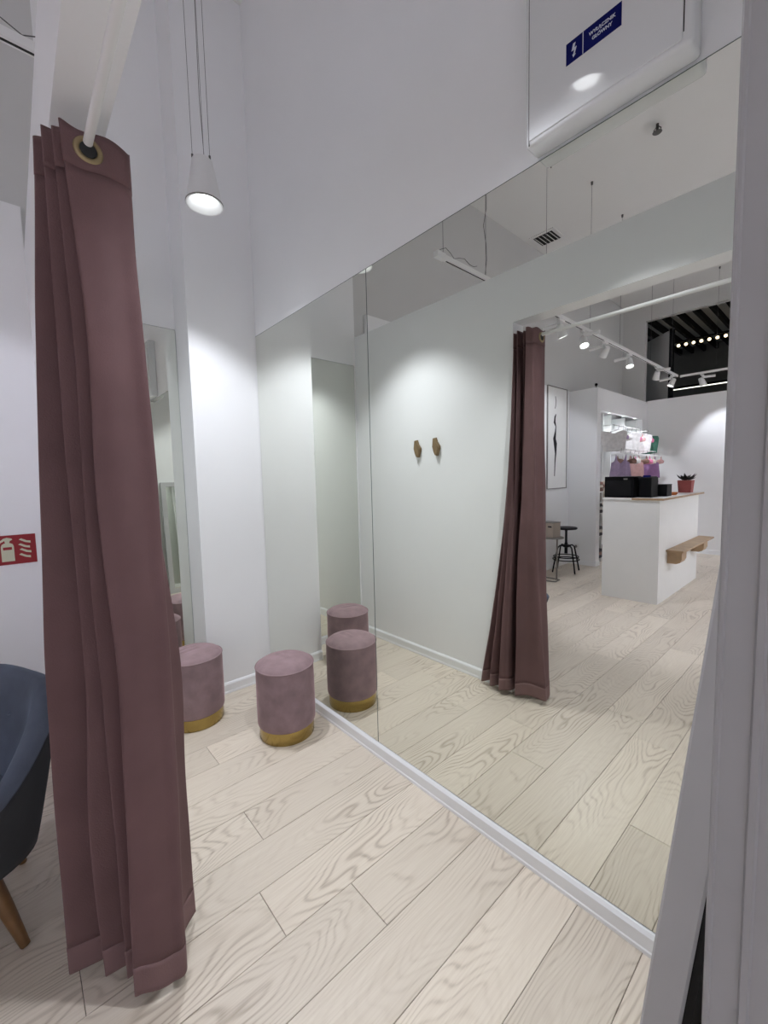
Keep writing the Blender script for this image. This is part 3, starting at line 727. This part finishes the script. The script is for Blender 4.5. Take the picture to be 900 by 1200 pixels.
# ------------------------------------------------------------------ poster on the west lining
po = thing('framed_poster', 'white framed poster with a black ribbon figure', 'poster', (-3.02, -3.55, 1.22))
obj('panel', box(0.0005, 0.012, -0.30, 0.30, 0, 1.49), 'white', po)
for a in ((-0.31, -0.30, -0.01, 1.50), (0.30, 0.31, -0.01, 1.50), (-0.30, 0.30, -0.01, 0.0), (-0.30, 0.30, 1.49, 1.50)):
    obj('frame_strip', box(0.0005, 0.02, *a), 'greysteel', po)
def ribbon(pts, wd):
    bm = bmesh.new(); L1 = []; R1 = []
    for i, (y, z) in enumerate(pts):
        a = Vector(pts[max(i-1, 0)]); b = Vector(pts[min(i+1, len(pts)-1)]); d = (b-a).normalized(); n = Vector((-d.y, d.x))
        ww = wd[i] if isinstance(wd, list) else wd
        L1.append(bm.verts.new((0.0128, y+n.x*ww, z+n.y*ww))); R1.append(bm.verts.new((0.0128, y-n.x*ww, z-n.y*ww)))
    for i in range(len(pts)-1): bm.faces.new((L1[i], L1[i+1], R1[i+1], R1[i]))
    r = bmesh.ops.extrude_face_region(bm, geom=bm.faces[:])
    for v in r['geom']:
        if isinstance(v, bmesh.types.BMVert): v.co.x -= 0.0007
    return bm
obj('ribbon_print', ribbon([(0.07, 1.36), (0.05, 1.30), (0.06, 1.22), (0.08, 1.18)], 0.008), 'black', po)
obj('ribbon_print', ribbon([(0.05, 1.10), (0.08, 1.05), (0.09, 0.98), (0.05, 0.92), (0.06, 0.84), (0.09, 0.74), (0.06, 0.66), (0.05, 0.52), (0.07, 0.38), (0.08, 0.18)], [0.012, 0.02, 0.03, 0.012, 0.02, 0.042, 0.05, 0.022, 0.014, 0.010]), 'black', po)

# ------------------------------------------------------------------ swivel stool
st = thing('swivel_stool', 'black metal swivel bar stool with round seat', 'stool', (-2.77, -3.36, 0))
obj('seat', lathe([(0.0, 0.625), (0.14, 0.627), (0.15, 0.635), (0.15, 0.648), (0.143, 0.655), (0.0, 0.653)], 32, caps=False), 'black', st, smooth=40)
obj('screw_column', lathe([(0.0, 0.27), (0.022, 0.27), (0.022, 0.42), (0.016, 0.43), (0.016, 0.60), (0.03, 0.626), (0.0, 0.626)], 16, caps=False), 'black', st, smooth=40)
obj('hub', lathe([(0.022, 0.36), (0.045, 0.365), (0.045, 0.40), (0.022, 0.405)], 20, caps=False), 'black', st, smooth=40)
for a in range(4):
    t_ = a*PI/2+0.55; c_, s_ = math.cos(t_), math.sin(t_)
    obj('leg', tube([(c_*r, s_*r, z) for r, z in ((0.04, 0.385), (0.10, 0.39), (0.135, 0.36), (0.16, 0.25), (0.195, 0.10), (0.215, 0.003))], 0.0105, 10), 'black', st, smooth=50)
for r, z in ((0.178, 0.185), (0.168, 0.225)):
    obj('foot_ring', tube([(r*math.cos(i*PI/20), r*math.sin(i*PI/20), z) for i in range(40)], 0.008, 8, closed=True), 'black', st, smooth=60)

# ------------------------------------------------------------------ side table with a box
ct = thing('side_table', 'warm grey steel side table on one leg holding a beige box', 'side table', (-2.70, -2.78, 0))
obj('table_top', lathe([(0.0, 0.565), (0.150, 0.567), (0.155, 0.575), (0.150, 0.583), (0.0, 0.583)], 36, caps=False), 'greysteel', ct, smooth=40)
obj('post', tube([(0.075, 0.0, 0.01), (0.075, 0.0, 0.3), (0.075, 0.0, 0.567)], 0.011, 10), 'greysteel', ct, smooth=40)
obj('foot_bar', tube([(0.12, 0.12, 0.0095), (0.11, 0.0, 0.0095), (0.02, -0.02, 0.0095), (-0.14, -0.02, 0.0095), (-0.16, 0.0, 0.0095), (-0.16, 0.10, 0.0095), (-0.13, 0.14, 0.0095), (0.08, 0.15, 0.0095)], 0.009, 8, closed=True), 'greysteel', ct, smooth=50)
bb_ = thing('beige_box', 'beige cardboard box with a hand hole on the side table', 'box', (-2.72, -2.78, 0.5835), 0.15)
obj('carton', box(-0.10, 0.10, -0.08, 0.08, 0, 0.195, 0.003, 1), 'beige', bb_)
obj('lid', box(-0.103, 0.103, -0.083, 0.083, 0.196, 0.206, 0.002, 1), 'greysteel', bb_)
obj('hand_hole', box(0.02, 0.075, 0.0798, 0.0812, 0.135, 0.155, 0.0004, 1), 'slot', bb_)

# ------------------------------------------------------------------ counter
co = thing('sales_counter', 'white sales counter with oak edged top', 'counter', (-1.64, -3.27, 0))
obj('front_panel', box(-0.285, 0.285, 0.80, 0.82, 0, 1.125, 0.001, 1), 'white', co)
obj('side_panel', box(0.265, 0.285, -0.82, 0.7995, 0, 1.125, 0.001, 1), 'white', co)
obj('side_panel', box(-0.285, -0.265, -0.82, 0.7995, 0.0, 0.90, 0.001, 1), 'white', co)
obj('end_panel', box(-0.2645, 0.2645, -0.82, -0.80, 0, 1.125, 0.001, 1), 'white', co)
obj('shelf', box(-0.2645, 0.2645, -0.7995, 0.7995, 0.72, 0.74), 'white', co)
obj('worktop', box(-0.288, 0.32, -0.93, 0.835, 1.1255, 1.148, 0.002, 1), 'white', co)
obj('worktop_edge', box(0.3201, 0.323, -0.93, 0.835, 1.1255, 1.148), 'oak', co)
obj('worktop_edge', box(0.02, 0.32, 0.8351, 0.838, 1.1255, 1.148), 'oak', co)
sh = thing('counter_bench', 'light oak bench shelf fixed to the side of the counter', 'shelf', (-1.3548, -3.42, 0))
obj('plank', box(0.0005, 0.165, -0.74, 0.72, 0.545, 0.567, 0.003, 1), 'oak', sh)
for yy in (0.46, -0.55):
    pts = [(0.0005, 0.5445), (0.135, 0.5445), (0.135, 0.46), (0.120, 0.425), (0.085, 0.41), (0.0005, 0.41)]
    obj('bracket_block', prism([(x, z) for x, z in pts], 'y', yy, yy+0.20), 'oak', sh)
def item_box(name, label, cat, x0, x1, y0, y1, z0, z1, m='blackp', extra=None):
    t = thing(name, label, cat, ((x0+x1)/2, (y0+y1)/2, z0))
    hx, hy, hz = (x1-x0)/2, (y1-y0)/2, z1-z0
    obj('housing', box(-hx, hx, -hy, hy, 0, hz, 0.006, 2), m, t)
    return t, hx, hy, hz
t, hx, hy, hz = item_box('cash_register', 'large black cash terminal on the counter end', 'till', -1.915, -1.615, -2.72, -2.46, 1.1485, 1.385)
obj('badge', box(0.05, 0.09, hy+0.0002, hy+0.0015, hz-0.035, hz-0.022), 'greysteel', t)
obj('display_bezel', box(-hx+0.02, hx-0.02, hy+0.0002, hy+0.004, 0.02, hz-0.045, 0.001, 1), 'black', t)
t, hx, hy, hz = item_box('receipt_printer', 'black receipt printer beside the cash terminal', 'printer', -1.60, -1.47, -2.80, -2.56, 1.1485, 1.372)
obj('paper_cover', box(-hx+0.01, hx-0.01, -hy+0.02, hy-0.03, hz, hz+0.008, 0.003, 1), 'black', t)
obj('display', box(-0.02, 0.05, hy-0.028, hy-0.004, hz+0.001, hz+0.022, 0.002, 1), 'navy', t)
t, hx, hy, hz = item_box('black_box', 'low black box between printer and plant on the counter', 'box', -1.59, -1.40, -3.05, -2.86, 1.1485, 1.278, 'black')
obj('lid', box(-hx-0.003, hx+0.003, -hy-0.003, hy+0.003, hz, hz+0.006, 0.002, 1), 'blackp', t)
ob = thing('orange_bowl', 'tiny orange bowl on the counter behind the low black box', 'bowl', (-1.42, -3.22, 1.1485))
obj('bowl', lathe([(0.0, 0.0), (0.022, 0.0), (0.032, 0.012), (0.042, 0.034), (0.039, 0.034), (0.028, 0.012), (0.0, 0.006)], 20, caps=False), 'orange', ob, smooth=40)
obj('candy', lathe([(0.0, 0.008), (0.024, 0.012), (0.032, 0.025), (0.015, 0.036), (0.0, 0.037)], 14, caps=False), 'orange', ob, smooth=40)
pp = thing('potted_plant', 'dark leafy plant in a square red pot on the counter', 'plant', (-1.475, -3.98, 1.1485))
bm = bmesh.new(); v0 = [bm.verts.new((sx*0.066, sy*0.066, 0)) for sx, sy in ((-1,-1),(1,-1),(1,1),(-1,1))]; v1 = [bm.verts.new((sx*0.078, sy*0.078, 0.16)) for sx, sy in ((-1,-1),(1,-1),(1,1),(-1,1))]
for i in range(4): bm.faces.new((v0[i], v0[(i+1) % 4], v1[(i+1) % 4], v1[i]))
bm.faces.new(v0[::-1]); bm.faces.new(v1)
obj('pot', bm, 'pot', pp)
rnd = random.Random(3)
for i in range(44):
    a = rnd.uniform(0, 2*PI); r1 = rnd.uniform(0.0, 0.05); tilt = rnd.uniform(0.3, 1.2); ln = rnd.uniform(0.06, 0.12)
    c_, s_ = math.cos(a), math.sin(a)
    p0 = Vector((c_*r1, s_*r1, 0.161)); up = Vector((c_*math.sin(tilt), s_*math.sin(tilt), math.cos(tilt)))
    sd = Vector((-s_, c_, 0))
    bm = bmesh.new()
    ps = [p0, p0+up*ln*0.4+sd*0.024, p0+up*ln+Vector((0, 0, -0.008)), p0+up*ln*0.4-sd*0.024]
    vs = [bm.verts.new(p) for p in ps]; mid_ = bm.verts.new(p0+up*ln*0.5+Vector((0, 0, 0.006)))
    for q in range(4): bm.faces.new((vs[q], vs[(q+1) % 4], mid_))
    lf = obj('leaf', bm, 'plant', pp)
    md = lf.modifiers.new('t', 'SOLIDIFY'); md.thickness = 0.0015

# ------------------------------------------------------------------ shelf niche with garments
un = thing('shelf_unit', 'white shelf unit with pale blue back set in the shop niche', 'shelf', (-2.85, -5.02, 0))
obj('back_board', box(-0.165, -0.155, -0.90, 0.90, 0, 2.36), 'paleblue', un)
for y in (-0.90, -0.32, 0.28, 0.60, 0.885):
    obj('upright', box(-0.155, 0.17 if y < 0.8 else -0.06, y, y+0.022, 0, 2.36), 'white', un)
shz = (0.06, 0.42, 0.78, 1.12, 2.05)
for z in shz:
    for a, b in ((-0.878, -0.32), (-0.298, 0.28), (0.302, 0.60), (0.622, 0.885)):
        obj('shelf_board', box(-0.155, 0.17, a, b, z, z+0.022), 'white', un)
for yy in (-4.5, -5.1, -5.65):
    t = thing('niche_downlight', 'small round downlight in the top of the shelf niche', 'lamp', (-2.63, yy, 2.3745), 0, 'niche downlights')
    obj('bezel', lathe([(0.022, -0.006), (0.030, -0.005), (0.031, -0.0005), (0.022, -0.0005)], 20, caps=False), 'plastic', t)
    obj('lens', lathe([(0.0, -0.004), (0.0218, -0.004), (0.0218, -0.001), (0.0, -0.001)], 16, caps=False), 'lens', t)
    spot('lamp_light', t, (0.0, 0, -0.012), (0.02, 0, -1), 9, 110, 0.5, 0.02)
GC = {'white': (0.70, 0.68, 0.68), 'pink': (0.70, 0.20, 0.36), 'lilac': (0.36, 0.27, 0.42), 'green': (0.07, 0.22, 0.16), 'red': (0.62, 0.09, 0.09), 'brown': (0.26, 0.15, 0.12), 'purple': (0.24, 0.12, 0.26), 'cream': (0.62, 0.55, 0.47), 'black': (0.03, 0.025, 0.03), 'rose': (0.55, 0.33, 0.32)}
for k_, v_ in GC.items(): M['g_'+k_] = mat(k_+' lingerie cloth', v_, 0.7, var=0.12, scale=25, sheen=0.2)
def garment_mesh(kind, seed):
    """hung along x=thin, y=width; z down from 0 at the hanger bar"""
    rg = random.Random(seed); bm = bmesh.new()
    if kind == 'top':
        out = [(0.14, -0.01), (0.155, -0.05), (0.11, -0.08), (0.10, -0.16), (0.125, -0.27), (0.05, -0.285), (0, -0.27), (-0.05, -0.285), (-0.125, -0.27), (-0.10, -0.16), (-0.11, -0.08), (-0.155, -0.05), (-0.14, -0.01), (-0.06, -0.012), (0, -0.05), (0.06, -0.012)]
    elif kind == 'slip':
        out = [(0.055, -0.0), (0.065, -0.08), (0.10, -0.11), (0.095, -0.22), (0.125, -0.33), (0.04, -0.34), (-0.05, -0.33), (-0.125, -0.335), (-0.095, -0.22), (-0.10, -0.11), (-0.065, -0.08), (-0.055, 0.0), (-0.045, -0.075), (0, -0.12), (0.045, -0.075)]
    else:
        out = [(0.09, 0.0), (0.095, -0.05), (0.125, -0.075), (0.12, -0.115), (0.06, -0.125), (0.0, -0.10), (-0.06, -0.125), (-0.12, -0.115), (-0.125, -0.075), (-0.095, -0.05), (-0.09, 0.0), (-0.082, -0.05), (-0.05, -0.055), (0, -0.085), (0.05, -0.055), (0.082, -0.05)]
    prism([(y+rg.uniform(-0.004, 0.004), z+rg.uniform(-0.004, 0.004)) for y, z in out], 'x', -0.012, 0.012, bm)
    bmesh.ops.triangulate(bm, faces=[f for f in bm.faces if len(f.verts) > 4])
    bmesh.ops.subdivide_edges(bm, edges=bm.edges[:], cuts=2, use_grid_fill=True)
    for v in bm.verts:
        f = math.sin(v.co.y*60+seed)*0.010*min(1, -v.co.z*5)+math.sin(v.co.z*30+seed*2)*0.004
        if kind == 'bra' and v.co.x > 0: v.co.x += 0.028*math.exp(-((abs(v.co.y)-0.065)**2)/0.0012-((v.co.z+0.085)**2)/0.0012)
        v.co.x += f
    return bm
def hanger(t):
    obj('hanger', tube([(0, -0.13, -0.012), (0, -0.06, 0.006), (0, 0, 0.02), (0, 0.06, 0.006), (0, 0.13, -0.012)], 0.0035, 6), 'plastic', t)
    obj('hanger_hook', tube([(0, 0, 0.02), (0, 0.0, 0.045), (0.012, 0, 0.058), (0.018, 0, 0.070), (0.008, 0, 0.082), (-0.004, 0, 0.078)], 0.002, 6), 'wire', t)
# four rails on brackets in front of the niche
for z, lb in ((2.15, 'topmost'), (1.78, 'second'), (1.40, 'third'), (0.98, 'lowest')):
    xo_ = -2.46 if z in (2.15, 1.40) else -2.35
    rk = thing('garment_rail', lb+' white wire rail of the lingerie display before the niche', 'rail', (xo_, -5.00, z))
    obj('bar', tube([(0, -0.86, 0), (0, 0.86, 0)], 0.007, 10), 'plastic', rk, smooth=40)
    for y in (-0.84, 0.0, 0.84):
        obj('bracket', tube([(0, y, 0), (-2.645-xo_, y, 0)], 0.006, 8), 'plastic', rk, smooth=40)
rows_ = [
 (2.15, [('top','white'),('bra','lilac'),('bra','white'),('top','white'),('bra','pink'),('bra','rose'),('top','white'),('bra','pink'),('top','green')]),
 (1.78, [('slip','lilac'),('bra','brown'),('bra','white'),('slip','rose'),('bra','brown'),('bra','pink'),('bra','cream'),('slip','purple'),('bra','rose')]),
 (1.40, [('slip','cream'),('bra','brown'),('bra','white'),('slip','brown'),('bra','red'),('top','red'),('top','pink'),('slip','pink'),('top','purple')]),
 (0.98, [('slip','cream'),('slip','brown'),('bra','black'),('slip','white'),('slip','black'),('slip','rose'),('bra','black'),('slip','purple'),('slip','cream')])]
KN = {'top': 'camisole', 'slip': 'nightdress', 'bra': 'bra'}
RW = {2.15: 'topmost rail', 1.78: 'second rail', 1.40: 'third rail', 0.98: 'lowest rail'}
sd_ = 0
for z, row in rows_:
    for i, (kd, cl) in enumerate(row):
        sd_ += 1
        y = -4.22-0.195*i
        t = thing('hanging_garment', '%s %s on the %s of the lingerie display' % (cl, KN[kd], RW[z]), 'garment', (-2.46 if z in (2.15, 1.40) else -2.35, y, z-0.0825), 0.9+0.12*math.sin(sd_*1.9), 'garments on the display rails')
        t.scale = (1.15, 1.22, 1.12)
        obj('cloth', garment_mesh(kd, sd_), 'g_'+cl, t, smooth=60)
        hanger(t)
# folded stacks on the shelves near the pier and along the unit
for j, (z, cols) in enumerate(((0.06, ('black', 'brown')), (0.42, ('black', 'cream')), (0.78, ('black', 'white')), (1.12, ('brown', 'cream')))):
    for q, yy in enumerate((-4.22, -4.60, -4.95, -5.5)):
        for n_ in range(3):
            cl = cols[(n_+q) % 2]
            h0 = z+0.0222+n_*0.051
            bm = box(-0.12, 0.12, -0.10, 0.10, 0, 0.050, 0.018, 3)
            o = obj('folded_garment', bm, 'g_'+cl, None, smooth=60, loc=(-2.815 if q else -2.745, yy, h0))
            o.rotation_euler.z = 0.05*math.sin(j*3+q*2+n_)
            tag(o, 'folded %s garment in a stack on the %s shelf of the niche' % (cl, ('lowest', 'second', 'third', 'fourth')[j]), 'garment', 'folded garments on the niche shelves')

# ------------------------------------------------------------------ mall beyond the opening
struct('wall_mall', box(-6.5, CX+2, -10.3, -10.2, 2.0, 5.2), 'mallwall', label='dark wall of the mall beyond the opening')
lc = thing('louvre_ceiling', 'dark slatted mall ceiling seen over the far wall', 'ceiling slats', (-1.4, -8.3, 4.38))
proto = None
for i in range(22):
    x = -2.6+i*0.24
    if proto is None:
        proto = obj('slat', box(-0.025, 0.025, -1.86, 1.86, -0.06, 0.06), M['mall'], lc, loc=(x, 0, 0))
    else:
        o = proto.copy(); COL.objects.link(o); o.parent = lc; o.location.x = x
gp = thing('folding_screen', 'grey screen leaf standing in the opening above the far wall', 'screen', (-2.62, -6.70, 2.3))
bm = box(-0.42, 0.42, -0.02, 0.02, 0, 1.66, 0.003, 1)
o = obj('board', bm, 'mallgrey', gp); e_ = obj('edge_profile', box(0.421, 0.485, -0.03, 0.03, 0, 1.68, 0.003, 1), 'blackp', gp)
gp.rotation_euler.z = math.atan2(0.577, 0.617)
for i in range(16):
    t = thing('mall_bulb', 'warm bulb in the row hanging in the mall', 'bulb', (-2.72+i*0.13, -8.05, 4.06), 0, 'row of warm mall bulbs')
    obj('globe', lathe([(0.030*math.sin(a*PI/8), -0.030*math.cos(a*PI/8)) for a in range(9)], 14, caps=False), 'bulb', t, smooth=60)
    obj('cap', lathe([(0.0, 0.028), (0.018, 0.028), (0.018, 0.06), (0.0, 0.06)], 10, caps=False), 'mall', t)
tag(obj('bulb_rail', box(-2.85, -0.6, -8.07, -8.03, 4.1205, 4.15), 'mall'), 'dark rail carrying the row of warm mall bulbs', 'rail')
ls = thing('mall_light_strip', 'thin white light strip in the dark mall', 'light strip', (-1.7, -8.6, 3.25))
obj('housing', box(-1.2, 1.2, -0.03, 0.03, 0.0, 0.05), 'mall', ls)
obj('diffuser', box(-1.19, 1.19, -0.028, 0.032, -0.012, -0.0005), 'strip', ls)
bpy.context.view_layer.update()
